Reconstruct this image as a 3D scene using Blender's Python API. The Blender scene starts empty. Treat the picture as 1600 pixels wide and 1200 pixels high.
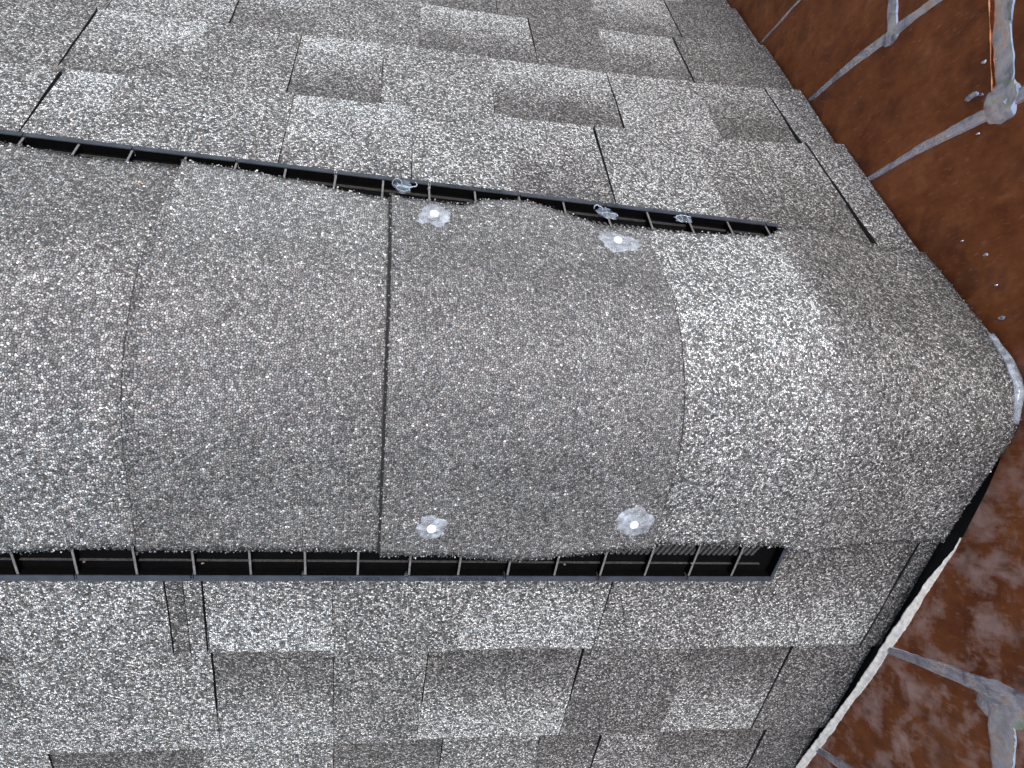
import bpy, math, random
import numpy as np
from mathutils import Vector, Matrix, noise as mnoise

random.seed(7)
rng = np.random.default_rng(7)
sc = bpy.context.scene
COL = sc.collection

# ------------------------------------------------------------------ camera, sky, sun, exposure
cam_d = bpy.data.cameras.new('camera')
cam = bpy.data.objects.new('camera', cam_d)
COL.objects.link(cam)
RX = Vector((0.980093, 0.038321, 0.194805))
RY = Vector((0.054853, -0.995269, -0.080192))
RZ = Vector((0.190811, 0.089282, -0.977558))
M = Matrix((RX, -RY, -RZ)).transposed().to_4x4()
M.translation = Vector((0.0, -0.057318, 0.472281))
cam.matrix_world = M
cam_d.sensor_width = 36.0
cam_d.lens = 24.40
cam_d.clip_start = 0.01
cam_d.clip_end = 500.0
sc.camera = cam

SUN_EL, SUN_AZ = math.radians(83), math.radians(70)     # azimuth measured from +X towards +Y
world = bpy.data.worlds.new('World')
sc.world = world
world.use_nodes = True
wn = world.node_tree.nodes
wl = world.node_tree.links
sky = wn.new('ShaderNodeTexSky')
sky.sky_type = 'NISHITA'
sky.sun_disc = False
sky.sun_elevation = SUN_EL
sky.sun_rotation = math.pi / 2 - SUN_AZ
sky.dust_density = 5.0
sky.air_density = 1.0
bg = wn['Background']
bg.inputs['Strength'].default_value = 0.15
wl.new(sky.outputs['Color'], bg.inputs['Color'])

sun_d = bpy.data.lights.new('sun', 'SUN')
sun_d.energy = 1.5
sun_d.angle = math.radians(14)
sun_d.color = (1.0, 0.985, 0.96)
sun = bpy.data.objects.new('sun', sun_d)
COL.objects.link(sun)
sd = Vector((math.cos(SUN_EL) * math.cos(SUN_AZ), math.cos(SUN_EL) * math.sin(SUN_AZ), math.sin(SUN_EL)))
sun.rotation_euler = sd.to_track_quat('Z', 'Y').to_euler()
sun.location = sd * 5

sc.view_settings.view_transform = 'Standard'
sc.view_settings.look = 'None'
sc.view_settings.exposure = 0.92
sc.view_settings.gamma = 1.0
sc.view_settings.use_curve_mapping = False

# ------------------------------------------------------------------ frame of the roof
TH = 0.6491072                       # pitch, 37.2 degrees
CT, ST, TT = math.cos(TH), math.sin(TH), math.tan(TH)
WALL_X = 0.53


def sp(side, x, s, o=0.0):
    """point at x along the ridge, s down the slope, o above it; side -1 near slope, +1 far slope"""
    return Vector((x, side * (s * CT + o * ST), -s * ST + o * CT))


sp_world = sp


def sn(side):
    return Vector((0, side * ST, CT))


def n1(x, y=0.0, z=0.0):
    return mnoise.noise(Vector((x, y, z)))


# ------------------------------------------------------------------ materials
def new_mat(name):
    m = bpy.data.materials.new(name)
    m.use_nodes = True
    nt = m.node_tree
    return m, nt, nt.nodes['Principled BSDF']


class NB:
    def __init__(self, nt):
        self.nt = nt

    def n(self, t, **kw):
        nd = self.nt.nodes.new(t)
        for k, v in kw.items():
            setattr(nd, k, v)
        return nd

    def put(self, sock, v):
        if hasattr(v, 'is_output'):
            self.nt.links.new(v, sock)
        else:
            sock.default_value = v

    def math(self, op, a, b=0.0, clamp=False):
        nd = self.n('ShaderNodeMath', operation=op, use_clamp=clamp)
        self.put(nd.inputs[0], a)
        self.put(nd.inputs[1], b)
        return nd.outputs[0]

    def vmath(self, op, a, b=None, scale=None):
        nd = self.n('ShaderNodeVectorMath', operation=op)
        self.put(nd.inputs[0], a)
        if b is not None:
            self.put(nd.inputs[1], b)
        if scale is not None:
            self.put(nd.inputs['Scale'], scale)
        return nd.outputs[0]

    def ramp(self, fac, stops, interp='LINEAR'):
        nd = self.n('ShaderNodeValToRGB')
        cr = nd.color_ramp
        cr.interpolation = interp
        while len(cr.elements) < len(stops):
            cr.elements.new(0.5)
        for e, (p, c) in zip(cr.elements, stops):
            e.position = p
            e.color = (c, c, c, 1) if not isinstance(c, tuple) else (*c, 1)
        self.put(nd.inputs[0], fac)
        return nd.outputs[0]

    def maprange(self, v, a, b, c, d):
        nd = self.n('ShaderNodeMapRange')
        self.put(nd.inputs[0], v)
        for i, q in enumerate((a, b, c, d)):
            nd.inputs[i + 1].default_value = q
        return nd.outputs[0]

    def mix(self, fac, a, b, blend='MIX'):
        nd = self.n('ShaderNodeMix', data_type='RGBA', blend_type=blend)
        self.put(nd.inputs[0], fac)
        self.put(nd.inputs[6], a)
        self.put(nd.inputs[7], b)
        return nd.outputs[2]

    def noise(self, vec, scale, detail=3.0, rough=0.55, dist=0.0, dims='3D'):
        nd = self.n('ShaderNodeTexNoise', noise_dimensions=dims)
        self.put(nd.inputs['Vector'], vec)
        nd.inputs['Scale'].default_value = scale
        nd.inputs['Detail'].default_value = detail
        nd.inputs['Roughness'].default_value = rough
        nd.inputs['Distortion'].default_value = dist
        return nd.outputs[0]


def granule_material():
    m, nt, bs = new_mat('mineral_granules')
    b = NB(nt)
    uv = b.n('ShaderNodeUVMap', uv_map='UVMap').outputs[0]
    wob = b.n('ShaderNodeTexNoise', noise_dimensions='2D')
    b.put(wob.inputs['Vector'], uv)
    wob.inputs['Scale'].default_value = 900
    wob.inputs['Detail'].default_value = 1
    wv = b.vmath('SCALE', b.vmath('SUBTRACT', wob.outputs['Color'], (0.5, 0.5, 0.5)), scale=0.0009)
    p = b.vmath('ADD', uv, wv)
    S = 610.0

    def vor(feature):
        nd = b.n('ShaderNodeTexVoronoi', voronoi_dimensions='2D', feature=feature)
        b.put(nd.inputs['Vector'], p)
        nd.inputs['Scale'].default_value = S
        nd.inputs['Randomness'].default_value = 1.0
        return nd
    v1 = vor('F1')
    v2 = vor('DISTANCE_TO_EDGE')
    sep = b.n('ShaderNodeSeparateColor')
    b.put(sep.inputs[0], v1.outputs['Color'])
    r, g, bl = sep.outputs
    tone = b.n('ShaderNodeAttribute', attribute_name='tone').outputs['Fac']
    big = b.math('ADD', b.math('MULTIPLY', b.noise(uv, 28.0, 4.0, 0.6, dims='2D'), 0.65), b.math('MULTIPLY', b.noise(uv, 9.0, 2.0, 0.5, dims='2D'), 0.35))
    spread = b.n('ShaderNodeAttribute', attribute_type='OBJECT', attribute_name='spread').outputs['Fac']
    rs = b.math('ADD', 0.5, b.math('MULTIPLY', b.math('SUBTRACT', r, 0.5), b.math('SUBTRACT', 1.0, spread)))
    fleck = b.math('MULTIPLY', b.math('GREATER_THAN', r, 0.972), b.math('MULTIPLY', spread, 0.30))
    val = b.math('ADD', b.math('ADD', rs, fleck), b.math('MULTIPLY', b.math('SUBTRACT', tone, 0.5), 0.62))
    val = b.math('ADD', val, b.math('MULTIPLY', b.math('SUBTRACT', big, 0.5), 0.36))
    val = b.math('ADD', val, 0.0, clamp=True)
    grey = b.ramp(val, [(0.0, 0.040), (0.22, 0.075), (0.45, 0.145), (0.64, 0.235), (0.80, 0.36), (0.92, 0.55), (1.0, 0.74)])
    tint = b.ramp(g, [(0.0, (1.04, 0.95, 0.90)), (0.25, (1.0, 0.985, 0.965)), (0.7, (0.98, 1.0, 0.99)), (1.0, (0.90, 0.99, 1.05))])
    colr = b.mix(1.0, grey, tint, 'MULTIPLY')
    colr = b.mix(1.0, colr, b.ramp(tone, [(0.1, (1.02, 0.985, 0.965)), (0.5, (0.995, 0.99, 0.985)), (0.95, (0.955, 1.0, 1.0))]), 'MULTIPLY')
    gap = b.maprange(v2.outputs['Distance'], 0.05, 0.22, 0.0, 1.0)
    colr = b.mix(gap, (0.010, 0.0095, 0.0095, 1), colr)
    b.put(bs.inputs['Base Color'], colr)
    rough = b.maprange(bl, 0, 1, 0.38, 0.8)
    b.put(bs.inputs['Roughness'], rough)
    bs.inputs['Specular IOR Level'].default_value = 0.5
    # each granule is a tilted, rounded chip: turn its normal
    N = b.n('ShaderNodeNewGeometry').outputs['Normal']
    T = b.vmath('NORMALIZE', b.vmath('CROSS_PRODUCT', (0.02, 1.0, 0.015), N))
    B = b.vmath('CROSS_PRODUCT', N, T)
    loc = b.vmath('SCALE', b.vmath('SUBTRACT', p, v1.outputs['Position']), scale=S)
    ls = b.n('ShaderNodeSeparateXYZ')
    b.put(ls.inputs[0], loc)
    tx = b.math('ADD', b.math('MULTIPLY', b.math('SUBTRACT', g, 0.5), 0.8), b.math('MULTIPLY', ls.outputs[0], 0.55))
    ty = b.math('ADD', b.math('MULTIPLY', b.math('SUBTRACT', bl, 0.5), 0.8), b.math('MULTIPLY', ls.outputs[1], 0.55))
    nn = b.vmath('NORMALIZE', b.vmath('ADD', N, b.vmath('ADD', b.vmath('SCALE', T, scale=tx), b.vmath('SCALE', B, scale=ty))))
    b.put(bs.inputs['Normal'], nn)
    return m


def simple_mat(name, colour, rough=0.6, metal=0.0, var=0.25, scale=60.0, bump=0.0, bscale=300.0, spec=0.5):
    m, nt, bs = new_mat(name)
    b = NB(nt)
    co = b.n('ShaderNodeTexCoord').outputs['Object']
    nz = b.noise(co, scale, 4.0, 0.6)
    lo = tuple(c * (1 - var) for c in colour)
    hi = tuple(min(1, c * (1 + var)) for c in colour)
    b.put(bs.inputs['Base Color'], b.ramp(nz, [(0.25, lo), (0.75, hi)]))
    b.put(bs.inputs['Roughness'], b.maprange(b.noise(co, scale * 2.3, 3.0), 0.3, 0.7, max(0.05, rough - 0.1), min(1, rough + 0.1)))
    bs.inputs['Metallic'].default_value = metal
    bs.inputs['Specular IOR Level'].default_value = spec
    if bump:
        bp = b.n('ShaderNodeBump')
        bp.inputs['Strength'].default_value = bump
        bp.inputs['Distance'].default_value = 0.001
        b.put(bp.inputs['Height'], b.noise(co, bscale, 4.0, 0.6))
        b.put(bs.inputs['Normal'], bp.outputs[0])
    return m


def copper_material(name):
    m, nt, bs = new_mat(name)
    b = NB(nt)
    co = b.n('ShaderNodeTexCoord').outputs['Object']
    mp = b.n('ShaderNodeMapping')
    b.put(mp.inputs[0], co)
    mp.inputs['Rotation'].default_value = (0.6, 0, 0)
    mp.inputs['Scale'].default_value = (1, 1, 0.28)
    st = mp.outputs[0]
    n_big = b.noise(co, 11.0, 6.0, 0.6, 0.15)
    n_str = b.noise(st, 120.0, 5.0, 0.65)
    n_mid = b.noise(co, 60.0, 5.0, 0.65, 0.1)
    f = b.math('ADD', b.math('MULTIPLY', n_big, 0.55), b.math('ADD', b.math('MULTIPLY', n_str, 0.22), b.math('MULTIPLY', n_mid, 0.23)))
    f = b.math('ADD', 0.5, b.math('MULTIPLY', b.math('SUBTRACT', f, 0.5), 1.15))
    base = b.ramp(f, [(0.33, (0.10, 0.026, 0.009)), (0.44, (0.185, 0.052, 0.017)), (0.54, (0.25, 0.077, 0.026)), (0.66, (0.35, 0.13, 0.055))])
    rough = b.maprange(n_str, 0.3, 0.7, 0.42, 0.60)
    metal = 0.40
    sy = b.n('ShaderNodeSeparateXYZ')
    b.put(sy.inputs[0], co)
    handled = b.maprange(sy.outputs[1], 0.06, -0.12, 0.0, 1.0)
    if True:
        n_s = b.noise(co, 30.0, 6.0, 0.62, 0.25)
        n_f = b.noise(st, 210.0, 4.0, 0.7)
        msk = b.ramp(b.math('ADD', b.math('MULTIPLY', n_s, 0.8), b.math('MULTIPLY', n_f, 0.2)), [(0.47, 0.0), (0.55, 0.5), (0.64, 1.0)])
        base = b.mix(b.math('MULTIPLY', b.math('MULTIPLY', msk, handled), 0.8), base, (0.52, 0.35, 0.30, 1))
        rough = b.math('ADD', rough, b.math('MULTIPLY', msk, 0.15))
    # dark thumb-like smudges and fine scratches of the metal's own tarnish
    n_d = b.noise(co, 22.0, 3.0, 0.5, 0.3)
    base = b.mix(b.ramp(n_d, [(0.54, 0.0), (0.66, 0.5), (0.75, 0.6)]), base, (0.075, 0.022, 0.012, 1))
    n_sc = b.noise(st, 420.0, 2.0, 0.5)
    base = b.mix(b.ramp(n_sc, [(0.62, 0.0), (0.74, 0.4)]), base, (0.42, 0.20, 0.11, 1))
    b.put(bs.inputs['Base Color'], base)
    b.put(bs.inputs['Roughness'], rough)
    bs.inputs['Metallic'].default_value = metal
    bp = b.n('ShaderNodeBump')
    bs.inputs['Specular IOR Level'].default_value = 0.25
    bp.inputs['Strength'].default_value = 0.08
    bp.inputs['Distance'].default_value = 0.0006
    b.put(bp.inputs['Height'], b.math('ADD', b.noise(co, 30.0, 3.0), b.math('MULTIPLY', n_str, 0.25)))
    b.put(bs.inputs['Normal'], bp.outputs[0])
    return m


def solder_material():
    m, nt, bs = new_mat('lead_solder')
    b = NB(nt)
    co = b.n('ShaderNodeTexCoord').outputs['Object']
    n_a = b.noise(co, 34.0, 3.0, 0.55, 1.2)
    n_b = b.noise(co, 130.0, 4.0, 0.6, 0.8)
    base = b.ramp(n_a, [(0.32, (0.28, 0.29, 0.37)), (0.46, (0.55, 0.53, 0.61)), (0.58, (0.70, 0.67, 0.72)), (0.70, (0.74, 0.54, 0.46))])
    base = b.mix(b.ramp(n_b, [(0.58, 0.0), (0.7, 0.6)]), base, (0.66, 0.68, 0.74, 1))
    b.put(bs.inputs['Base Color'], base)
    bs.inputs['Metallic'].default_value = 0.85
    b.put(bs.inputs['Roughness'], b.maprange(n_b, 0.3, 0.7, 0.12, 0.24))
    bp = b.n('ShaderNodeBump')
    bp.inputs['Strength'].default_value = 0.6
    bp.inputs['Distance'].default_value = 0.003
    b.put(bp.inputs['Height'], b.math('ADD', n_a, b.math('MULTIPLY', n_b, 0.06)))
    b.put(bs.inputs['Normal'], bp.outputs[0])
    return m


def sealant_material(name, colour, trans, rough):
    m, nt, bs = new_mat(name)
    b = NB(nt)
    co = b.n('ShaderNodeTexCoord').outputs['Object']
    nz = b.noise(co, 110.0, 3.0, 0.5, 0.6)
    b.put(bs.inputs['Base Color'], b.ramp(nz, [(0.3, tuple(c * 0.7 for c in colour)), (0.7, colour)]))
    bs.inputs['Roughness'].default_value = rough
    b.put(bs.inputs['Alpha'], b.maprange(nz, 0.35, 0.7, trans[0], trans[1]))
    bp = b.n('ShaderNodeBump')
    bp.inputs['Strength'].default_value = 0.5
    bp.inputs['Distance'].default_value = 0.001
    b.put(bp.inputs['Height'], b.noise(co, 160.0, 2.0))
    b.put(bs.inputs['Normal'], bp.outputs[0])
    return m


MAT = {}
MAT['granule'] = granule_material()
MAT['asphalt'] = simple_mat('asphalt_cut_edge', (0.018, 0.017, 0.017), 0.75, var=0.5, scale=400, bump=0.4, bscale=900)
MAT['felt'] = simple_mat('torn_felt', (0.15, 0.14, 0.13), 0.9, var=0.6, scale=700, bump=0.7, bscale=1100)
MAT['plastic'] = simple_mat('shade_black_plastic', (0.0016, 0.0016, 0.0018), 0.7, var=0.3, scale=90, spec=0.06)  # blacker than the lip plastic: shade of the vent's inside put into the colour
MAT['lip'] = simple_mat('sky_tinted_black_plastic', (0.034, 0.040, 0.052), 0.38, var=0.35, scale=70)  # blue-grey of the reflected sky is held in the base colour
MAT['rib'] = simple_mat('scuffed_lit_grey_plastic', (0.12, 0.117, 0.115), 0.5, var=0.4, scale=300)  # grey joins wear with light caught on the rib tops, set in colour
MAT['louvre'] = simple_mat('dusty_black_plastic', (0.040, 0.038, 0.037), 0.7, var=0.9, scale=600)
MAT['ink'] = simple_mat('embossed_dark', (0.008, 0.009, 0.014), 0.5, var=0.1)
MAT['copper'] = copper_material('aged_copper')
MAT['solder'] = solder_material()
MAT['glint_copper'] = simple_mat('glint_copper', (0.50, 0.20, 0.09), 0.28, metal=0.9, var=0.25, scale=120, bump=0.4, bscale=160)
MAT['white'] = simple_mat('white_putty', (0.70, 0.66, 0.59), 0.8, var=0.3, scale=160, bump=0.8, bscale=420)
MAT['nail'] = simple_mat('white_nail_paint', (0.70, 0.72, 0.72), 0.4, var=0.15, scale=500)
MAT['sealant'] = sealant_material('clear_sealant', (0.56, 0.62, 0.70), (0.22, 0.62), 0.15)
MAT['film'] = sealant_material('clear_film', (0.32, 0.40, 0.50), (0.10, 0.50), 0.10)
MAT['string'] = sealant_material('clear_sealant_string', (0.55, 0.63, 0.72), (0.2, 0.6), 0.12)
MAT['chip'] = simple_mat('tan_chip', (0.55, 0.38, 0.22), 0.7, var=0.3, scale=500)
MAT['red_chip'] = simple_mat('orange_chip', (0.55, 0.22, 0.12), 0.7, var=0.3, scale=500)
MAT['grass'] = simple_mat('lawn', (0.06, 0.09, 0.035), 0.9, var=0.5, scale=3)
MAT['dark_wood'] = simple_mat('dark_backing', (0.012, 0.011, 0.010), 0.8, var=0.3, scale=40)


# ------------------------------------------------------------------ mesh helpers
def link(name, me, parent=None, mats=()):
    o = bpy.data.objects.new(name, me)
    COL.objects.link(o)
    for m in mats:
        me.materials.append(MAT[m])
    if parent is not None:
        o.parent = parent
        o.matrix_parent_inverse = Matrix.Translation(-parent.location)
    return o


def empty(name, loc):
    o = bpy.data.objects.new(name, None)
    o.location = loc
    o.empty_display_size = 0.02
    COL.objects.link(o)
    return o


def tag(o, label, cat, group=None, kind=None):
    o['label'] = label
    o['category'] = cat
    if group:
        o['group'] = group
    if kind:
        o['kind'] = kind
    return o


def mesh(name, verts, faces, uvs=None, tone=None, fmat=None, smooth=False):
    me = bpy.data.meshes.new(name)
    me.from_pydata([tuple(v) for v in verts], [], faces)
    if uvs is not None:
        l = me.uv_layers.new(name='UVMap')
        idx = np.empty(len(me.loops), dtype=np.int32)
        me.loops.foreach_get('vertex_index', idx)
        l.data.foreach_set('uv', np.asarray(uvs, dtype=np.float32)[idx].ravel())
    if tone is not None:
        a = me.attributes.new('tone', 'FLOAT', 'POINT')
        a.data.foreach_set('value', np.asarray(tone, dtype=np.float32))
    if fmat is not None:
        me.polygons.foreach_set('material_index', np.asarray(fmat, dtype=np.int32))
    if smooth:
        me.polygons.foreach_set('use_smooth', [True] * len(me.polygons))
    me.update()
    return me


def slab(name, P, Q, UV, TN, smooth_top=False):
    """closed slab between top grid P[i][j] and bottom grid Q[i][j]; top is slot 0, sides and bottom slot 1"""
    ni, nj = len(P), len(P[0])
    V, U, T = [], [], []
    for G in (P, Q):
        for i in range(ni):
            for j in range(nj):
                V.append(G[i][j]); U.append(UV[i][j]); T.append(TN[i][j])
    k = ni * nj
    F, FM = [], []

    def a(i, j):
        return i * nj + j
    for i in range(ni - 1):
        for j in range(nj - 1):
            F.append((a(i, j), a(i + 1, j), a(i + 1, j + 1), a(i, j + 1))); FM.append(0)
            F.append((k + a(i, j + 1), k + a(i + 1, j + 1), k + a(i + 1, j), k + a(i, j))); FM.append(1)
    for i in range(ni - 1):
        F.append((k + a(i, 0), k + a(i + 1, 0), a(i + 1, 0), a(i, 0))); FM.append(1)
        F.append((a(i, nj - 1), a(i + 1, nj - 1), k + a(i + 1, nj - 1), k + a(i, nj - 1))); FM.append(1)
    for j in range(nj - 1):
        F.append((a(0, j), a(0, j + 1), k + a(0, j + 1), k + a(0, j))); FM.append(1)
        F.append((k + a(ni - 1, j), k + a(ni - 1, j + 1), a(ni - 1, j + 1), a(ni - 1, j))); FM.append(1)
    # make sure the top looks up
    p0, p1, p2 = P[0][0], P[1][0], P[0][1]
    if (Vector(p1) - Vector(p0)).cross(Vector(p2) - Vector(p0)).z < 0:
        F = [tuple(reversed(f)) for f in F]
    me = mesh(name, V, F, U, T, FM)
    if smooth_top:
        me.polygons.foreach_set('use_smooth', [q == 0 for q in FM])
    return me


class Bag:
    """collects boxes and chips for one part"""
    def __init__(self):
        self.v, self.f = [], []

    def hexa(self, pts):
        k = len(self.v)
        self.v += list(pts)
        for q in ((0, 3, 2, 1), (4, 5, 6, 7), (0, 1, 5, 4), (1, 2, 6, 5), (2, 3, 7, 6), (3, 0, 4, 7)):
            self.f.append(tuple(k + i for i in q))

    tilt = 0.0

    def slope_box(self, side, x0, x1, s0, s1, o0, o1, skew=0.0, bev=0.0):
        def sp(side, x, s, o):
            return sp_world(side, x, s + (self.tilt * x if side > 0 else 0.0), o)
        pts = [sp(side, x0, s0, o0), sp(side, x1, s0, o0), sp(side, x1 + skew, s1, o0), sp(side, x0 + skew, s1, o0),
               sp(side, x0, s0, o1), sp(side, x1, s0, o1), sp(side, x1 + skew, s1, o1), sp(side, x0 + skew, s1, o1)]
        if side > 0:
            pts = [pts[i] for i in (1, 0, 3, 2, 5, 4, 7, 6)]
        self.hexa(pts)

    def build(self, name, mat, parent, smooth=False):
        return link(name, mesh(name, self.v, self.f, smooth=smooth), parent, [mat])


# ------------------------------------------------------------------ ground far below
g = 60.0
ground = link('ground', mesh('ground', [(-g, -g, -6), (g, -g, -6), (g, g, -6), (-g, g, -6)], [(0, 1, 2, 3)]), None, ['grass'])
ground['kind'] = 'structure'

# ------------------------------------------------------------------ roof slopes with their shingles
def butt(side, k, x):
    """how far down the slope the lower edge of course k lies"""
    if side < 0:
        return 0.3075 + 0.143 * k + 0.010 * x * (1 + k * 0.4) + 0.0008 * n1(x * 9, k * 3.1)
    return 0.350 + 0.1385 * k + 0.045 * x + 0.10 * max(0.0, x - 0.33) + 0.0015 * n1(x * 7, 5 + k * 2.7)


def shingle(slope, side, k, x0, x1, raised, t_top, t_bot, ext=0.0, gap=0.0004, skew=0.0, lift=0.0, top=None, wedge=(0.0, 0.0)):
    ni = max(4, min(12, int((x1 - x0) / 0.014)))
    nj = 9
    ox, oy = random.uniform(0, 7), random.uniform(0, 7)
    P, Q, UV, TN = [], [], [], []
    rz = 0.0019 if raised else 0.0
    ph = random.uniform(0, 50)
    for i in range(ni):
        a = i / (ni - 1)
        rp, rq, ru, rt = [], [], [], []
        for j in range(nj):
            b = j / (nj - 1)
            xa = x0 + gap + (x1 - x0 - 2 * gap) * a
            s_b = butt(side, k, xa) + ext + 0.0011 * n1(xa * 260, ph) + 0.0008 * n1(xa * 700, ph)
            s_t = (butt(side, k - 1, xa) - 0.028) if top is None else top
            s = s_t + (s_b - s_t) * b
            xe = xa + skew * (b - 0.5) * (1 if a > 0.5 else -1)
            xe += (1 - a) ** 4 * (wedge[0] * (1 - b) ** 2 + wedge[1] * b * b)
            if i in (0, ni - 1):
                xe += 0.0008 * n1(s * 120, ph + i) + 0.0005 * n1(s * 420, ph + i)
            o = -0.0050 + 0.0065 * b + rz + 0.0006 * n1(xa * 14, s * 14, ph) + lift * b
            rp.append(sp(side, xe, s, o))
            rq.append(sp(side, xe, s, o - (0.0040 + rz)))
            ru.append((xe + ox, s + oy))
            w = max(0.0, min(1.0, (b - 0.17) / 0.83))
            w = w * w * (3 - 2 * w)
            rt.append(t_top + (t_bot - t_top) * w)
        P.append(rp); Q.append(rq); UV.append(ru); TN.append(rt)
    return link('shingle', slab('shingle', P, Q, UV, TN), slope, ['granule', 'asphalt'])


def slope_sheet(name, side, label):
    xs = np.linspace(-3.2, WALL_X + 0.004, 30)
    ss = np.linspace(0.03, 3.6, 30)
    P = [[sp(side, x, s, -0.0105) for s in ss] for x in xs]
    Q = [[sp(side, x, s, -0.040) for s in ss] for x in xs]
    UV = [[(x, s) for s in ss] for x in xs]
    TN = [[0.45 for s in ss] for x in xs]
    o = link(name, slab(name, P, Q, UV, TN), None, ['granule', 'asphalt'])
    return tag(o, label, 'roof')


near_slope = slope_sheet('roof_slope', -1, 'near slope of grey asphalt shingles below the ridge vent')
far_slope = slope_sheet('roof_slope', 1, 'far slope of grey asphalt shingles beyond the ridge vent')

# course rows: (x0, x1, raised, tone at top, tone at lower edge)
R_, G_ = True, False
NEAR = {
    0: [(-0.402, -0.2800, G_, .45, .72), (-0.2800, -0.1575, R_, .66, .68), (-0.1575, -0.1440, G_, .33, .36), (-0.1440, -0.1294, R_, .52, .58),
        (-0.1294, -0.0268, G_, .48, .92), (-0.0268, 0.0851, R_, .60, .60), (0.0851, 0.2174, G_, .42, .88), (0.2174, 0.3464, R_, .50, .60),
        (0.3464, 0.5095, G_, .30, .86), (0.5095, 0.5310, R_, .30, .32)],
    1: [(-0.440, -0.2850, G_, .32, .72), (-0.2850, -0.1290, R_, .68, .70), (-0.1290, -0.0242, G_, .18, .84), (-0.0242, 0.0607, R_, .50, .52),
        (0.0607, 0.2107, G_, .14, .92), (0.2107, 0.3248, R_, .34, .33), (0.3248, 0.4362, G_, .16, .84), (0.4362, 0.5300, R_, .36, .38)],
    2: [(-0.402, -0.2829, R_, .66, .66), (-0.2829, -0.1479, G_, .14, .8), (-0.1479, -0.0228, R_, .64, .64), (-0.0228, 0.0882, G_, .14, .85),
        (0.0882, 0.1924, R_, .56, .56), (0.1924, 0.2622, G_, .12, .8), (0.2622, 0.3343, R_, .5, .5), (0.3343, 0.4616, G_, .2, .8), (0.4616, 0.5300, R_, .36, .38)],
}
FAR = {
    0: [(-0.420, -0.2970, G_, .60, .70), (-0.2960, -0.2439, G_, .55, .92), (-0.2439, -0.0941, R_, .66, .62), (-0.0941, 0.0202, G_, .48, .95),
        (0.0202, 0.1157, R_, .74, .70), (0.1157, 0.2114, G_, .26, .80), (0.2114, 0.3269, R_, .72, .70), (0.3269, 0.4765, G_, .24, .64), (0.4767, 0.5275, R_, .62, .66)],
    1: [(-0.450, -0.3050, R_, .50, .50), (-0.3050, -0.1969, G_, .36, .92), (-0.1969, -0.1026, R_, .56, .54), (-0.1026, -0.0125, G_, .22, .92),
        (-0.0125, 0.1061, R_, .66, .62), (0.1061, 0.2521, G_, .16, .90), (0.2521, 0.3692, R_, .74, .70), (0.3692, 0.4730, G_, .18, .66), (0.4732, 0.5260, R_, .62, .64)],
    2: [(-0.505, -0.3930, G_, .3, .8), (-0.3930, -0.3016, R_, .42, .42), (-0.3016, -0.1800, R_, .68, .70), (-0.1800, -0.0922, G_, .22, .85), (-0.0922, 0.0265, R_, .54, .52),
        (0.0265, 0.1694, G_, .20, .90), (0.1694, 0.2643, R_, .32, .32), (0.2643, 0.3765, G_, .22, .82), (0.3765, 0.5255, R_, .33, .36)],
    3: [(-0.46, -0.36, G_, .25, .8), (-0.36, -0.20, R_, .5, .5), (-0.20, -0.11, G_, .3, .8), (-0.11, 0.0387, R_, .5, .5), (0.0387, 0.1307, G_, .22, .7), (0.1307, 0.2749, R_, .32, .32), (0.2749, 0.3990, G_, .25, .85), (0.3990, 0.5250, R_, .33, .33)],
}
for slope, side, rows, nrow in ((near_slope, -1, NEAR, 8), (far_slope, 1, FAR, 9)):
    for k in range(nrow):
        row = list(rows.get(k, []))
        left = row[0][0] if row else None
        if left is None:
            x, rs = WALL_X - 0.004, bool(k % 2)
            while x > -1.35:
                w = random.uniform(0.075, 0.15)
                row.append((x - w, x, rs, *((.2, .82) if not rs else (.5 + random.uniform(-.15, .15),) * 2)))
                x -= w
                rs = not rs
        else:
            x, rs = left, not row[0][2]
            while x > -1.35:
                w = random.uniform(0.075, 0.15)
                row.append((x - w, x, rs, *((.3, .85) if not rs else (.58 + random.uniform(-.12, .12),) * 2)))
                x -= w
                rs = not rs
        for (x0, x1, rs, t0, t1) in row:
            kw = {}
            if side < 0 and k == 0:
                kw['top'] = 0.150
                if abs(x0 + 0.1575) < 1e-4:
                    kw['ext'] = 0.0075
            if side > 0 and k == 0:
                kw['top'] = 0.150
            if side > 0 and x1 > 0.52 and k < 2:
                kw['wedge'] = (0.0045, -0.0008)
            if side > 0 and abs(x0 + 0.2960) < 1e-4:
                kw['wedge'] = (-0.0016, 0.0022)
            if x1 > 0.52:
                kw['lift'] = 0.0002
            shingle(slope, side, k, x0, x1, rs, t0, t1, gap=0.0005 if random.random() < .6 else 0.0002, skew=random.uniform(-.002, .003), **kw)


# ------------------------------------------------------------------ ridge cap shingles, bent over the vent
def RCX(x):
    """bend radius over the ridge: tighter where the last cap leaves the vent"""
    t = max(0.0, min(1.0, (x - 0.34) / 0.17))
    return 0.13 - 0.068 * t * t * (3 - 2 * t)



def cap_point(x, u, h):
    """u: signed distance over the cap, negative towards the near slope"""
    r = RCX(x)
    sgn = 1 if u > 0 else -1
    au = abs(u)
    zc = (h - r) / CT
    if au < r * TH:
        a = au / r
        return Vector((x, sgn * r * math.sin(a), zc + r * math.cos(a))), Vector((0, sgn * math.sin(a), math.cos(a)))
    s = -h * TT + r * TT + (au - r * TH)
    return sp(sgn, x, s, h), sn(sgn)


def u_of_s(s, h, x=0.0):
    return s + h * TT - RCX(x) * (TT - TH)


def interp(pts, x):
    if x <= pts[0][0]:
        return pts[0][1]
    for (a, b), (c, d) in zip(pts, pts[1:]):
        if x <= c:
            return b + (d - b) * (x - a) / (c - a)
    return pts[-1][1]


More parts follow.
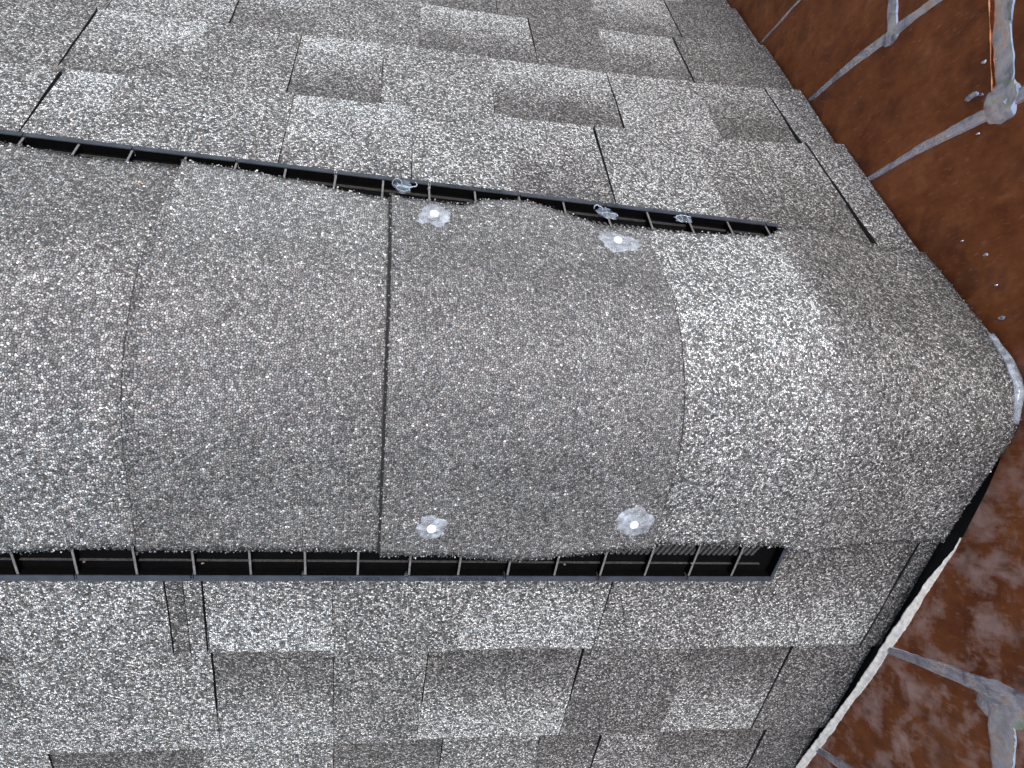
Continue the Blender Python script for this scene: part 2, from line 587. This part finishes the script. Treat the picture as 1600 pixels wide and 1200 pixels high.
def make_cap(x_l, x_r, hfun, near_edge, far_edge, tone_fun, label, seed, edge_l=(0, 0, 0), edge_r=(0, 0, 0), thick=0.0042, spread=0.0, curl=1.0, curl_r=0.0):
    base = empty('ridge_cap_shingle', cap_point((x_l + x_r) / 2, 0, hfun((x_l + x_r) / 2) - thick)[0])
    nx, nu = int((x_r - x_l) / 0.0019) + 2, 64
    P, Q, UV, TN = [], [], [], []
    ox, oy = random.uniform(0, 9), random.uniform(0, 9)
    for i in range(nx):
        a = i / (nx - 1)
        x = x_l + (x_r - x_l) * a
        h0 = hfun(x)
        un = -u_of_s(interp(near_edge, x), h0, x)
        uf = u_of_s(interp(far_edge, x), h0, x)
        un -= 0.0013 * n1(x * 330, seed) + 0.0016 * n1(x * 95, seed + 3)
        uf += 0.0013 * n1(x * 330, seed + 9) + 0.0016 * n1(x * 95, seed + 5)
        rp, rq, ru, rt = [], [], [], []
        for j in range(nu):
            b = j / (nu - 1)
            u = un + (uf - un) * b
            h = h0 + 0.0008 * n1(x * 12, u * 12, seed) + 0.0003 * n1(x * 90, u * 90, seed)
            fr = abs(2 * b - 1)
            h += 0.0022 * n1(x * 24, (5 if b > .5 else 8), seed) * max(0, fr - 0.72) / 0.28
            h += curl * (0.0032 * max(0.0, 1 - (x - x_l) / 0.012) ** 2) + curl_r * 0.0034 * max(0.0, 1 - (x_r - x) / 0.012) ** 2
            q = 2 * b - 1
            xe = x
            if a < 0.05:
                xe += (edge_l[0] * max(0, -q) + edge_l[1] * max(0, q) + edge_l[2] * (1 - q * q) + 0.0007 * n1(u * 240, seed)) * (1 - a / 0.05)
            if a > 0.95:
                xe += (edge_r[0] * max(0, -q) + edge_r[1] * max(0, q) + edge_r[2] * (1 - q * q) + 0.0008 * n1(u * 240, seed + 1)) * (1 - (1 - a) / 0.05)
            pt, nm = cap_point(xe, u, h)
            bx = -0.0022 if i == 0 else (0.0034 if i == nx - 1 else 0.0)  # base flared past the top: its dark rim stands in for contact shadow
            rp.append(pt); rq.append(pt - nm * thick + Vector((bx, 0, 0)))
            ru.append((xe + ox, u + oy)); rt.append(tone_fun(xe, u))
        P.append(rp); Q.append(rq); UV.append(ru); TN.append(rt)
    me = slab('cap_sheet', P, Q, UV, TN, smooth_top=True)
    body = link('cap_sheet', me, base, ['granule', 'asphalt'])
    body['spread'] = spread
    # loose-edged granules that give the cut edge its grain
    V, F, U, T = [], [], [], []
    spots = []
    for i in range(nx):
        for row in (0, nu - 1):
            for _ in range(3):
                spots.append((P[i][row], UV[i][row], TN[i][row]))
    for j in range(nu):
        for col in (0, nx - 1):
            for _ in range(2):
                spots.append((P[col][j], UV[col][j], TN[col][j]))
    for pt, uvp, tn in spots:
        rad = random.uniform(0.0005, 0.00105)
        c = pt + Vector((random.gauss(0, .0009), random.gauss(0, .0008), random.gauss(-.0003, .0005)))
        k = len(V)
        rot = Matrix.Rotation(random.uniform(0, 6.3), 3, Vector((random.gauss(0, 1), random.gauss(0, 1), random.gauss(0, 1))).normalized())
        for d in ((1, 0, 0), (-1, 0, 0), (0, .8, 0), (0, -.8, 0), (0, 0, .6), (0, 0, -.6)):
            V.append(c + rot @ (Vector(d) * rad * random.uniform(.8, 1.2)))
            U.append((uvp[0] + random.random() * .0, uvp[1])); T.append(tn)
        U[-6:] = [(random.uniform(0, 9), random.uniform(0, 9))] * 6
        for f in ((0, 2, 4), (2, 1, 4), (1, 3, 4), (3, 0, 4), (2, 0, 5), (1, 2, 5), (3, 1, 5), (0, 3, 5)):
            F.append(tuple(k + q for q in f))
    gr = link('edge_granules', mesh('edge_granules', V, F, U, T), base, ['granule'])
    gr['kind'] = 'stuff'
    tag(base, label, 'ridge cap', 'ridge cap shingles bent over the vent')
    return base


far_A = [(-1.5, .171), (-0.282, .1715), (-0.2375, .1665), (-0.15, .1695)]
far_B = [(-0.17, .1715), (-0.1025, .1695), (-0.0331, .1600), (0.02, .1525)]
far_C = [(-0.01, .1525), (0.0278, .1505), (0.059, .1495), (0.0790, .1615), (0.1193, .1655), (0.146, .1560), (0.1726, .1450), (0.19, .1445), (0.24, .1500)]
far_D = [(0.19, .1500), (0.2130, .1510), (0.3373, .1610), (0.365, .182), (0.40, .190), (0.46, .188), (0.529, .178)]
near_A = [(-1.5, .163), (-0.2522, .1655), (-0.15, .160)]
near_B = [(-0.17, .1600), (-0.0814, .1615), (0.02, .1635)]
near_C = [(-0.01, .1625), (0.0619, .1615), (0.0877, .1650), (0.114, .1680), (0.1505, .1640), (0.1929, .1590), (0.24, .1530)]
near_D = [(0.19, .1540), (0.3501, .1545), (0.372, .165), (0.45, .163), (0.529, .158)]


def sstep(a, b, x):
    t = max(0.0, min(1.0, (x - a) / (b - a)))
    return t * t * (3 - 2 * t)


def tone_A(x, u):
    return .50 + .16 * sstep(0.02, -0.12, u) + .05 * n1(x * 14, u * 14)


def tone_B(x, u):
    return .50 + .24 * sstep(0.03, 0.13, u) + .04 * n1(x * 14, u * 14, 3)  # far side paler: light falling there is painted into the tone


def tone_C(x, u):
    return .48 + .14 * sstep(0.06, 0.14, u) + .04 * n1(x * 14, u * 14, 6)  # tone raised on the far side to paint the light on it


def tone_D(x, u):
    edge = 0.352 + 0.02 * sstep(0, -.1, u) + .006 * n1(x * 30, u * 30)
    lightp = .62 + .22 * sstep(-0.05, 0.08, u)  # pale part brighter on its far side: light from there painted in
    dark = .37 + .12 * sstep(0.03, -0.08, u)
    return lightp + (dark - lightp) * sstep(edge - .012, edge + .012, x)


HV = 0.0215


def h_run(xl, xr):
    return lambda x: HV - 0.0035 + 0.0062 * max(0, min(1, (xr - x) / (xr - xl)))


def h_D(x):
    return HV - 0.0035 - 0.0125 * sstep(0.355, 0.47, x)


make_cap(0.1900, 0.5245, h_D, near_D, far_D, tone_D, 'last ridge cap against copper wall, pale half and dark half', 41.0, edge_r=(-.001, -.004, .001), spread=0.12)
make_cap(-0.1570, 0.0300, h_run(-0.157, 0.03), near_B, far_B, tone_B, 'grey ridge cap between the leftmost cap and the nailed cap', 22.0, edge_l=(-.004, .003, .001), spread=0.42)
for i, nm in enumerate(('leftmost ridge cap in view, dark upper half and sparkling lower half', 'ridge cap just past the left end of the view', 'second ridge cap past the left end of the view', 'third ridge cap past the left end of the view', 'farthest ridge cap at the left end of the ridge')):
    xr = -0.130 - 0.165 * i
    make_cap(xr - 0.192, xr, h_run(xr - .192, xr), near_A, far_A, tone_A, nm, 60.0 + i * 7, spread=0.28)
make_cap(0.0055, 0.2205, lambda x: HV + 0.0030 + .0012 * max(0, (.11 - x) / .1) - 0.0024 * sstep(.12, .215, x), near_C, far_C, tone_C, 'brownish grey ridge cap held by four sealed white nails', 33.0, edge_l=(.004, -.002, .001), edge_r=(.010, -.005, .002), thick=0.0050, spread=0.46, curl=0.5, curl_r=0.0)

# ------------------------------------------------------------------ ridge vent
VX0, VX1 = -1.15, 0.3620
vent = empty('ridge_vent', (0, 0, -0.01))
tag(vent, 'black plastic ridge vent with ribbed louvred sides under the cap shingles', 'ridge vent')
# body: curved core under the caps
prof = []
for j in range(41):
    u = -0.150 + 0.300 * j / 40
    prof.append(u)
P = [[cap_point(x, u, 0.0130)[0] for u in prof] for x in (VX0, VX1 - 0.012)]
Q = [[cap_point(x, u, 0.0130)[0] - cap_point(x, u, 0.0130)[1] * 0.011 for u in prof] for x in (VX0, VX1 - 0.012)]
Z0 = [[0.0] * 41] * 2
link('core', slab('core', P, Q, [[(0, 0)] * 41] * 2, Z0), vent, ['plastic', 'plastic'])

Bag.tilt = -0.0195                    # the far flank of the vent runs slightly askew
SEG = 0.0820
J_NEAR = 0.0322
J_FAR = 0.0349
for side, j0, s_in, s_out in ((-1, J_NEAR, 0.1998, 0.2056), (1, J_FAR, 0.1962, 0.2012)):
    step = SEG if side < 0 else 0.0786
    # trough floor
    t = Bag()
    t.slope_box(side, VX0, VX1, 0.120, s_out - 0.001, -0.0005, 0.0035)
    t.build('trough_floor', 'plastic', vent)
    # lip segments with joints between
    edges = sorted([j0 + i * step for i in range(-16, 6) if VX0 < j0 + i * step < VX1 - 0.01] + [VX0, VX1])
    for a, b in zip(edges, edges[1:]):
        t = Bag()
        e0 = 0.0012 if a > VX0 else 0
        e1 = 0.0012 if b < VX1 else 0
        t.slope_box(side, a + e0, b - e1, s_in, s_out, 0.0111, 0.0120)
        lp = t.build('lip', 'lip', vent)
        t = Bag()
        t.slope_box(side, a + e0, b - e1, s_in + 0.0002, s_out - 0.0002, 0.0030, 0.0110)
        t.build('lip_wall', 'plastic', lp)
        if e1:
            t = Bag()
            t.slope_box(side, b - 0.00045, b + 0.00045, s_in + .0004, s_out - .0004, 0.0060, 0.0117)
            t.build('joint_pin', 'lip', vent)
    # ribs, two to a segment
    off = 0.0018 if side < 0 else 0.0
    i = 0
    xr = j0 + off + 0.5 * step * 8
    while xr > VX0:
        if xr < VX1 - 0.012:
            t = Bag()
            w = 0.0008
            sk = random.uniform(-.0006, .0006)
            t.slope_box(side, xr - w, xr + w, 0.1500, s_in - 0.0002, 0.0100, 0.0107, skew=sk)
            rb = t.build('rib', 'rib', vent)
            t = Bag()
            t.slope_box(side, xr - w + .0002, xr + w - .0002, 0.1500, s_in - 0.0003, 0.0036, 0.0099, skew=sk)
            t.build('rib_web', 'plastic', rb)
        xr -= 0.5 * step
    # ledge and slanted louvre bars under the cap edge
    t = Bag()
    t.slope_box(side, VX0, VX1 - 0.014, 0.1900, 0.19035, 0.0036, 0.0056)
    t.build('ledge', 'louvre', vent)
    t = Bag()
    x = VX1 - 0.022
    while x > -0.5:
        sk = 0.0055 * (1 if x > 0.03 else -1)
        t.slope_box(side, x - .0012, x + .0012, 0.1640, 0.1775, 0.0045, 0.0072, skew=-sk)
        x -= 0.0052
    lv = t.build('louvre', 'louvre', vent)
    lv['kind'] = 'stuff'
    # closed end
    t = Bag()
    t.slope_box(side, VX1 - 0.0030, VX1 + 0.0002, 0.130, s_in, 0.0036, 0.0112, skew=0.0)
    ep = t.build('end_plate', 'plastic', vent)
    t = Bag()
    t.slope_box(side, VX1 - 0.0026, VX1 + 0.0004, 0.130, s_in, 0.0113, 0.0121, skew=0.0)
    t.build('end_rim', 'lip', ep)


def text_mesh(txt, size):
    cu = bpy.data.curves.new('t', 'FONT')
    cu.body = txt
    cu.size = size
    cu.extrude = 0.00015
    ob = bpy.data.objects.new('t', cu)
    COL.objects.link(ob)
    dg = bpy.context.evaluated_depsgraph_get()
    me = bpy.data.meshes.new_from_object(ob.evaluated_get(dg))
    bpy.data.objects.remove(ob)
    return me


for txt, side, x, s, ln in (('INSTALL THE PRIOR', -1, -0.0350, 0.2046, .046), ('COMPL EX DEFLECTOR PANEL', -1, 0.0420, 0.2046, .066), ('INSTALL THE PRIOR', 1, 0.0500, 0.1970, .048)):
    me = text_mesh(txt, 0.0052)
    xs = [v.co.x for v in me.vertices]
    sc_x = ln / (max(xs) - min(xs))
    for v in me.vertices:
        lx, ly, lz = v.co.x * sc_x, v.co.y, v.co.z
        v.co = sp(side, x + lx, s + (-ly if side < 0 else ly) + (Bag.tilt * (x + lx) if side > 0 else 0), 0.0121 + lz)
    link('lettering', me, vent, ['ink'])

# curled torn edge of the nailed cap standing over the far lip
P, Q, UV, TN = [], [], [], []
for i in range(60):
    a = i / 59
    x = 0.0700 + 0.0800 * a
    wdt = 0.0095 * math.sin(math.pi * min(1, a * 1.0 + 0.12)) ** 0.7 + 0.001 * n1(x * 200)
    s0 = interp(far_C, x) - 0.002
    rp, rq, ru, rt = [], [], [], []
    for j in range(5):
        b = j / 4
        o = HV + 0.0016 - 0.0025 * b
        rp.append(sp(1, x, s0 + wdt * b + .0006 * n1(x * 300, b * 5), o))
        rq.append(sp(1, x, s0 + wdt * b, o - 0.0025))
        ru.append((x + 3, b * .01)); rt.append(.25)
    P.append(rp); Q.append(rq); UV.append(ru); TN.append(rt)
cap_nailed = [o for o in COL.objects if o.get('label', '').startswith('brownish grey ridge cap')][0]
tl = link('torn_edge', slab('torn_edge', P, Q, UV, TN), cap_nailed, ['felt', 'asphalt'])
tl['label'] = 'curled torn felt edge of the cap'

# ------------------------------------------------------------------ copper clad wall
wall = empty('copper_wall', (WALL_X + 0.02, 0, -0.6))
tag(wall, 'wall clad in brown copper panels with soldered seams beside the shingles', 'copper wall')
t = Bag()


def roof_z(y):
    return -abs(y) * TT


CLEAR = [(-0.60, .004), (-0.4296, .006), (-0.3465, .0125), (-0.2976, .0155), (-0.2512, .0145), (-0.1891, .0150), (-0.1363, .0195), (-0.0761, .0105), (-0.045, .002), (-0.0102, -.0125), (0.0, -.019), (0.0102, -.015), (0.0436, -.006), (0.1, -.006), (0.25, -.010), (0.7, -.012), (1.0, -.012)]
WALL_TOP = 0.15
# dark backing behind the sheets
V, F = [], []
ys = np.linspace(-1.42, 1.42, 60)
for y in ys:
    V += [Vector((WALL_X + 0.012, y, roof_z(y) - 0.05)), Vector((WALL_X + 0.012, y, WALL_TOP)), Vector((WALL_X + 0.16, y, WALL_TOP)), Vector((WALL_X + 0.16, y, roof_z(y) - 0.05))]
for i in range(len(ys) - 1):
    for q in range(4):
        F.append((i * 4 + q, i * 4 + (q + 1) % 4, i * 4 + 4 + (q + 1) % 4, i * 4 + 4 + q))
link('backing', mesh('backing', V, F), wall, ['dark_wood'])


def copper_sheet(y0, y1, z0f, z1f, mat, seed, proud=0.0):
    ni, nj = 22, 18
    P, Q, UV, TN = [], [], [], []
    for i in range(ni):
        y = y0 + (y1 - y0) * i / (ni - 1)
        za, zb = z0f(y), z1f(y)
        rp, rq = [], []
        for j in range(nj):
            z = za + (zb - za) * j / (nj - 1)
            bul = 0.0007 * n1(y * 11, z * 11, seed) + 0.0004 * n1(y * 40, z * 40, seed)
            rp.append(Vector((WALL_X - proud + bul, y, z)))
            rq.append(Vector((WALL_X - proud + bul + 0.0009, y, z)))
        P.append(rp); Q.append(rq); UV.append([(0, 0)] * nj); TN.append([0] * nj)
    me = slab('copper_panel', P, Q, UV, TN, smooth_top=False)
    me.polygons.foreach_set('use_smooth', [len(p.vertices) == 4 for p in me.polygons])
    me.set_sharp_from_angle(angle=math.radians(40))
    return link('copper_panel', me, wall, [mat, mat])


def low(y):
    return roof_z(y) + interp(CLEAR, y)


SEAM_FAR = [0.258 + 0.1468 * i for i in range(0, 9)]
SEAM_NEAR = [-0.2505 - 0.147 * i for i in range(0, 9)]
TOP_FAR = [-0.022 - 0.133 * i + (0.0 if i < 2 else 0.02) for i in range(0, 8)]
TOP_NEAR = [-0.040 - 0.118 * i for i in range(0, 8)]
APEX_TOP = 0.110
copper_sheet(-0.2505, 0.258, low, lambda y: APEX_TOP, 'copper', 1.0)
for i in range(8):
    copper_sheet(SEAM_FAR[i], SEAM_FAR[i + 1], low, lambda y, z=TOP_FAR[i]: z, 'copper', 3.0 + i, proud=0.0004 * ((i + 1) % 2))
    copper_sheet(SEAM_NEAR[i + 1], SEAM_NEAR[i], low, lambda y, z=TOP_NEAR[i]: z, 'copper', 23.0 + i, proud=0.0004 * ((i + 1) % 2))
    zt = APEX_TOP if i < 1 else (TOP_FAR[i - 1])
    copper_sheet(SEAM_FAR[i], SEAM_FAR[i + 1], lambda y, z=TOP_FAR[i]: z, lambda y: WALL_TOP, 'copper', 43.0 + i, proud=0.0007)
    copper_sheet(SEAM_NEAR[i + 1], SEAM_NEAR[i], lambda y, z=TOP_NEAR[i]: z, lambda y: WALL_TOP, 'copper', 63.0 + i, proud=0.0007)
copper_sheet(-0.2505, 0.258, lambda y: APEX_TOP, lambda y: WALL_TOP, 'copper', 91.0, proud=0.0007)


def solder(path, width, seed, thick=0.0006, n=70):
    """domed bead of solder along a path of (y, z) points on the wall; width is a function of 0..1"""
    pts = [Vector((0, a, b)) for a, b in path]
    L = [0]
    for a, b in zip(pts, pts[1:]):
        L.append(L[-1] + (b - a).length)
    V, F = [], []
    m = 11
    for i in range(n):
        t_ = i / (n - 1)
        d = t_ * L[-1]
        for k in range(len(pts) - 1):
            if d <= L[k + 1] + 1e-9:
                break
        c = pts[k].lerp(pts[k + 1], (d - L[k]) / max(1e-9, L[k + 1] - L[k]))
        tg = (pts[k + 1] - pts[k]).normalized()
        sd_ = Vector((0, -tg.z, tg.y))
        wl_ = width(t_) * (1 + 0.45 * n1(d * 22, seed) + 0.18 * n1(d * 75, seed))
        wr_ = width(t_) * (1 + 0.45 * n1(d * 22, seed + 7) + 0.18 * n1(d * 75, seed + 7))
        for j in range(m):
            q = -1 + 2 * j / (m - 1)
            w = (wl_ if q < 0 else wr_) * 0.5
            hgt = thick * (1 - q ** 4) * (1 + 0.9 * n1(d * 60, q * 1.5, seed)) + 0.0012
            if j in (0, m - 1):
                hgt = -0.0015
            V.append(Vector((WALL_X - hgt, 0, 0)) + c + sd_ * (w * q))
    for i in range(n - 1):
        for j in range(m - 1):
            F.append((i * m + j, i * m + j + 1, (i + 1) * m + j + 1, (i + 1) * m + j))
    F.append(tuple(range(m)))
    F.append(tuple(reversed(range((n - 1) * m, n * m))))
    me = mesh('solder_seam', V, F, smooth=True)
    return link('solder_seam', me, wall, ['solder'])


for i, y in enumerate(SEAM_FAR[:8]):
    zt = TOP_FAR[i - 1] if i else APEX_TOP
    solder([(y - 0.002, low(y) + 0.001), (y + 0.003, low(y) + 0.09), (y, zt)], lambda t: 0.0055 + 0.0085 * min(1, t * 2.2) if i != 2 else 0.004, 5.0 + i)
    solder([(y - 0.004, TOP_FAR[i]), (SEAM_FAR[i + 1] + 0.002, TOP_FAR[i] + 0.004)], lambda t: 0.024 if i < 1 else 0.017, 31.0 + i, thick=0.0010)
for i, y in enumerate(SEAM_NEAR[:8]):
    zt = TOP_NEAR[i - 1] if i else APEX_TOP
    solder([(y, low(y) + 0.004), (y + 0.002, low(y) + 0.08), (y + 0.001, zt)], lambda t: 0.008 + 0.010 * min(1, t * 2.0), 15.0 + i)
    solder([(y + 0.004, TOP_NEAR[i]), (SEAM_NEAR[i + 1] - 0.002, TOP_NEAR[i] + 0.002)], lambda t: 0.030, 51.0 + i, thick=0.0010)

for (y0_, y1_, z_, w_) in ((0.272, 0.40, -0.0332, .0018),):  # bare copper edge, a bright strip added for the orange glint along the seam
    o_ = solder([(y0_, z_), (y1_, z_ - .001)], lambda t: w_ * (0.35 + 0.65 * abs(math.sin(t * 9 + 1))), y0_ * 10, thick=0.0010)
    o_.name = 'copper_edge_glint'
    o_.data.materials.clear()
    o_.data.materials.append(MAT['glint_copper'])
# wrinkled solder knot where two seams meet, and splashes of solder on the copper
def blob(name, centre, ru, rv, thick, seed, mat, parent, U, Vv, N, sharp=0.3, rings=9, seg=44, flat=0.55, fine=0.5):
    V, F = [centre + N * thick], []
    for a in range(1, rings + 1):
        r = a / rings
        for b in range(seg):
            an = 2 * math.pi * b / seg
            k = 1 + sharp * n1(math.cos(an) * 1.6, math.sin(an) * 1.6, seed) + fine * sharp * n1(math.cos(an) * 5, math.sin(an) * 5, seed)
            hh = thick * (1 - r ** (2 / (1 - flat + .2))) * (1 + 0.7 * n1(r * 3 * math.cos(an), r * 3 * math.sin(an), seed + 4))
            if a == rings:
                hh = -0.0006
            V.append(centre + U * (ru * r * k * math.cos(an)) + Vv * (rv * r * k * math.sin(an)) + N * hh)
    for b in range(seg):
        F.append((0, 1 + b, 1 + (b + 1) % seg))
    for a in range(rings - 1):
        for b in range(seg):
            c = (b + 1) % seg
            F.append((1 + a * seg + b, 1 + (a + 1) * seg + b, 1 + (a + 1) * seg + c, 1 + a * seg + c))
    return link(name, mesh(name, V, F, smooth=True), parent, [mat])


WY, WZ, WN = Vector((0, 1, 0)), Vector((0, 0, 1)), Vector((-1, 0, 0))
blob('solder_knot', Vector((WALL_X - .001, 0.264, -0.024)), 0.021, 0.018, 0.0028, 3.0, 'solder', wall, WY, WZ, WN, 0.25, fine=0.1)
blob('solder_knot', Vector((WALL_X - .001, -0.258, -0.040)), 0.020, 0.024, 0.0022, 8.0, 'solder', wall, WY, WZ, WN, 0.25, fine=0.1)
blob('solder_knot', Vector((WALL_X - .001, 0.404, -0.158)), 0.010, 0.013, 0.0016, 9.0, 'solder', wall, WY, WZ, WN, 0.2, fine=0.1)
blob('solder_splash', Vector((WALL_X - .0015, 0.2835, -0.056)), 0.0035, 0.0075, 0.0012, 5.0, 'solder', wall, WY, WZ, WN, 0.5)
for (y, z, r) in ((0.28, -.045, .0015), (0.262, -.075, .0018), (0.31, -.042, .0018), (0.245, -.05, .0012), (0.13, -.045, .0017), (0.1, -.035, .0012), (0.07, -.03, .002), (0.15, -.07, .0009)):
    blob('solder_splash', Vector((WALL_X - .0012, y, z)), r, r * 1.7, 0.0006, y * 40, 'solder', wall, WY, WZ, WN, 0.5, rings=4, seg=14)

# white putty hem along the lower edge of the near panels: a ragged, slightly outturned skirt
V, F = [], []
n, m = 300, 9
up = Vector((0, -ST, CT))
for i in range(n):
    a = i / (n - 1)
    y = -0.125 - 0.62 * a
    zc = low(y) - 0.001
    w = 0.0066 * min(1, a * 7 + 0.02) * (1 + 0.75 * n1(y * 17, 2) + 0.22 * n1(y * 90, 4) + 0.12 * n1(y * 420, 4))
    lo_ = -0.0020 * (n1(y * 40, 8) + 0.6 * n1(y * 180, 8))
    for j in range(m):
        q = j / (m - 1)
        tp = min(1, a * 12)
        out = (0.0042 * (1 - q) ** 1.6 + 0.0006 * n1(y * 130, q * 3)) * tp + 0.0012
        if j == m - 1:
            out = -0.0008
        V.append(Vector((WALL_X - out, y, zc)) + up * (lo_ + (w - lo_) * q))
    V.append(Vector((WALL_X + 0.001, y, zc)) + up * lo_)
    V.append(Vector((WALL_X + 0.001, y, zc)) + up * w)
M2 = m + 2
order = list(range(m)) + [m + 1, m]
for i in range(n - 1):
    for j in range(M2):
        p_, q_ = order[j], order[(j + 1) % M2]
        F.append((i * M2 + p_, i * M2 + q_, (i + 1) * M2 + q_, (i + 1) * M2 + p_))
pu = link('putty_hem', mesh('putty_hem', V, F, smooth=True), wall, ['white'])
pu['label'] = 'rough white putty edge of the copper'

# ------------------------------------------------------------------ sealed nails
def sealed_nail(side, x, s, label, seed, rx, rs, rot, sharp):
    h = HV + 0.0034 - 0.0024 * sstep(.12, .215, x)
    u = u_of_s(s, h) * side
    c, nm = cap_point(x, u, h)
    U = Vector((1, 0, 0))
    Vv = nm.cross(U).normalized()
    base = empty('sealed_nail', c)
    U2 = U * math.cos(rot) + Vv * math.sin(rot)
    V2 = nm.cross(U2).normalized()
    blob('sealant_dab', c, rx, rs, 0.0016, seed, 'sealant', base, U2, V2, nm, sharp, rings=10, seg=52, flat=0.7, fine=0.15 if side < 0 else 0.45)
    # flat round head with a rounded rim
    V, F = [], []
    prof_ = [(0.0, .0030), (.0026, .0030), (.0034, .0027), (.0037, .0022), (.0037, .0008)]
    seg = 28
    V.append(c + nm * prof_[0][1])
    for r, hh in prof_[1:]:
        for b in range(seg):
            an = 2 * math.pi * b / seg
            V.append(c + U * (r * math.cos(an)) + Vv * (r * math.sin(an)) + nm * hh)
    for b in range(seg):
        F.append((0, 1 + b, 1 + (b + 1) % seg))
        for a in range(len(prof_) - 2):
            F.append((1 + a * seg + b, 1 + (a + 1) * seg + b, 1 + (a + 1) * seg + (b + 1) % seg, 1 + a * seg + (b + 1) % seg))
    link('nail_head', mesh('nail_head', V, F, smooth=False), base, ['nail'])
    tag(base, label, 'nail', 'sealed nails through the cap')


sealed_nail(-1, 0.0463, 0.1326, 'white nail in clear sealant near the cap\'s lower left corner', 2.0, .0125, .0135, 0.2, 0.28)
sealed_nail(-1, 0.2065, 0.1271, 'white nail in clear sealant near the cap\'s lower right corner', 4.4, .0155, .0165, 0.3, 0.28)
sealed_nail(1, 0.0366, 0.1319, 'white nail in smeared pointed sealant near the cap\'s upper left corner', 6.1, .0190, .0120, 0.9, 0.5)
sealed_nail(1, 0.1863, 0.1238, 'white nail in star shaped sealant near the cap\'s upper right corner', 8.3, .0185, .0115, 0.0, 0.5)


# ------------------------------------------------------------------ clear sealant strings over the vent and the wall joint
def string(V, F, pts, r, m=7):
    k0 = len(V)
    for i, p in enumerate(pts):
        tg = (pts[min(i + 1, len(pts) - 1)] - pts[max(i - 1, 0)]).normalized()
        a = tg.cross(Vector((0, 0.3, 1))).normalized()
        b = tg.cross(a)
        rr = r * (1 + 0.3 * n1(i * 0.7, r * 900))
        for j in range(m):
            an = 2 * math.pi * j / m
            V.append(p + a * (rr * math.cos(an)) + b * (rr * math.sin(an)))
    for i in range(len(pts) - 1):
        for j in range(m):
            F.append((k0 + i * m + j, k0 + i * m + (j + 1) % m, k0 + (i + 1) * m + (j + 1) % m, k0 + (i + 1) * m + j))


def glob(x, s, w, d, label, seed, loops):
    base = empty('sealant_glob', sp(1, x, s, 0.009))
    blob('sealant_film', sp(1, x, s, 0.0124), w, d, 0.0008, seed, 'film', base, Vector((1, 0, 0)), Vector((0, CT, -ST)), sn(1), 0.4)
    V, F = [], []
    for (cx, cs, rx, rs, a0, a1) in loops:
        string(V, F, [sp(1, x + cx + rx * math.cos(a0 + (a1 - a0) * i / 24), s + cs + rs * math.sin(a0 + (a1 - a0) * i / 24), 0.0132 + 0.0008 * n1(i * .3, seed)) for i in range(25)], 0.0005)
    link('sealant_string', mesh('sealant_string', V, F, smooth=True), base, ['string'])
    tag(base, label, 'sealant', 'clear sealant globs on the vent lip')


glob(0.0115, 0.1890, 0.0085, 0.0105, 'looped clear sealant glob on the vent lip above the nailed cap', 1.5, [(0.004, 0.003, .0085, .006, -2.9, 0.6), (-0.004, 0.001, .004, .0075, -.4, 3.4), (0.001, -0.005, .0055, .004, 0, 6.28)])
glob(0.1900, 0.1800, 0.0095, 0.0080, 'clear sealant glob on vent lip above the star shaped nail dab', 4.5, [(-.006, .004, .004, .006, 0, 3.0), (.003, -.003, .007, .003, 0, 3.2)])
glob(0.2650, 0.1840, 0.0085, 0.0050, 'thin clear sealant glob on vent lip near the vent\'s end', 7.5, [(0, .001, .007, .003, .2, 3.0), (-.005, -.001, .003, .004, 0, 6.28)])

# strip of clear sealant where the last cap meets the wall
base = empty('sealant_strip', cap_point(0.522, 0.01, 0.006)[0])
P, Q = [], []
for i in range(26):
    a = i / 25
    u = 0.062 - 0.085 * a
    w = 0.0052 * math.sin(math.pi * (0.08 + 0.86 * a)) ** 0.5
    rp, rq = [], []
    for j in range(9):
        q = -1 + j / 4
        pt, nm = cap_point(0.5215 + w * q + .0012 * n1(u * 60), u, 0.0062)
        rp.append(pt + nm * (0.0022 * (1 - q * q) + 0.0008 * n1(u * 90, q * 2)))
        rq.append(pt - nm * 0.0008)
    P.append(rp); Q.append(rq)
link('sealant_bead', slab('sealant_bead', P, Q, [[(0, 0)] * 9] * 26, [[0] * 9] * 26, smooth_top=True), base, ['sealant', 'sealant'])
tag(base, 'clear sealant strip on the cap end where it meets the copper', 'sealant')

# ------------------------------------------------------------------ small debris
def chip(name, p, r, seed, mat, label):
    V, F = [], []
    o = blob(name, p, r, r * .7, r * .6, seed, mat, None, Vector((1, 0, 0)), Vector((0, 1, 0)), Vector((0, 0, 1)), 0.5, rings=4, seg=12)
    tag(o, label, 'chip')


pc, nc = cap_point(-0.178, u_of_s(0.140, HV), HV + .002)
chip('stone_chip', pc, 0.0013, 2.2, 'chip', 'tiny tan chip lying on the leftmost cap near its upper corner')
chip('stone_chip', sp(1, -0.2860, 0.2080, 0.002), 0.0022, 3.9, 'red_chip', 'tiny orange chip against the far vent lip at left')
chip('stone_chip', sp(1, -0.2995, 0.3320, 0.003), 0.0046, 5.9, 'felt', 'dark grey lump in the shingle gap at the upper left')
for gi, (side, gx, gs, gl) in enumerate(((-1, -0.2065, 0.1870, 'pale grit caught at a vent rib below the leftmost cap'), (-1, -0.1235, 0.1880, 'pale grit caught at a vent rib under the second cap'), (-1, 0.1640, 0.1870, 'pale grit caught at a vent rib under the nailed cap'), (-1, 0.2790, 0.1850, 'pale grit caught at a vent rib near the vent\'s end'))):
    chip('stone_chip', sp(side, gx, gs, 0.0100), 0.0011, 1.3 + gi, 'felt', gl)
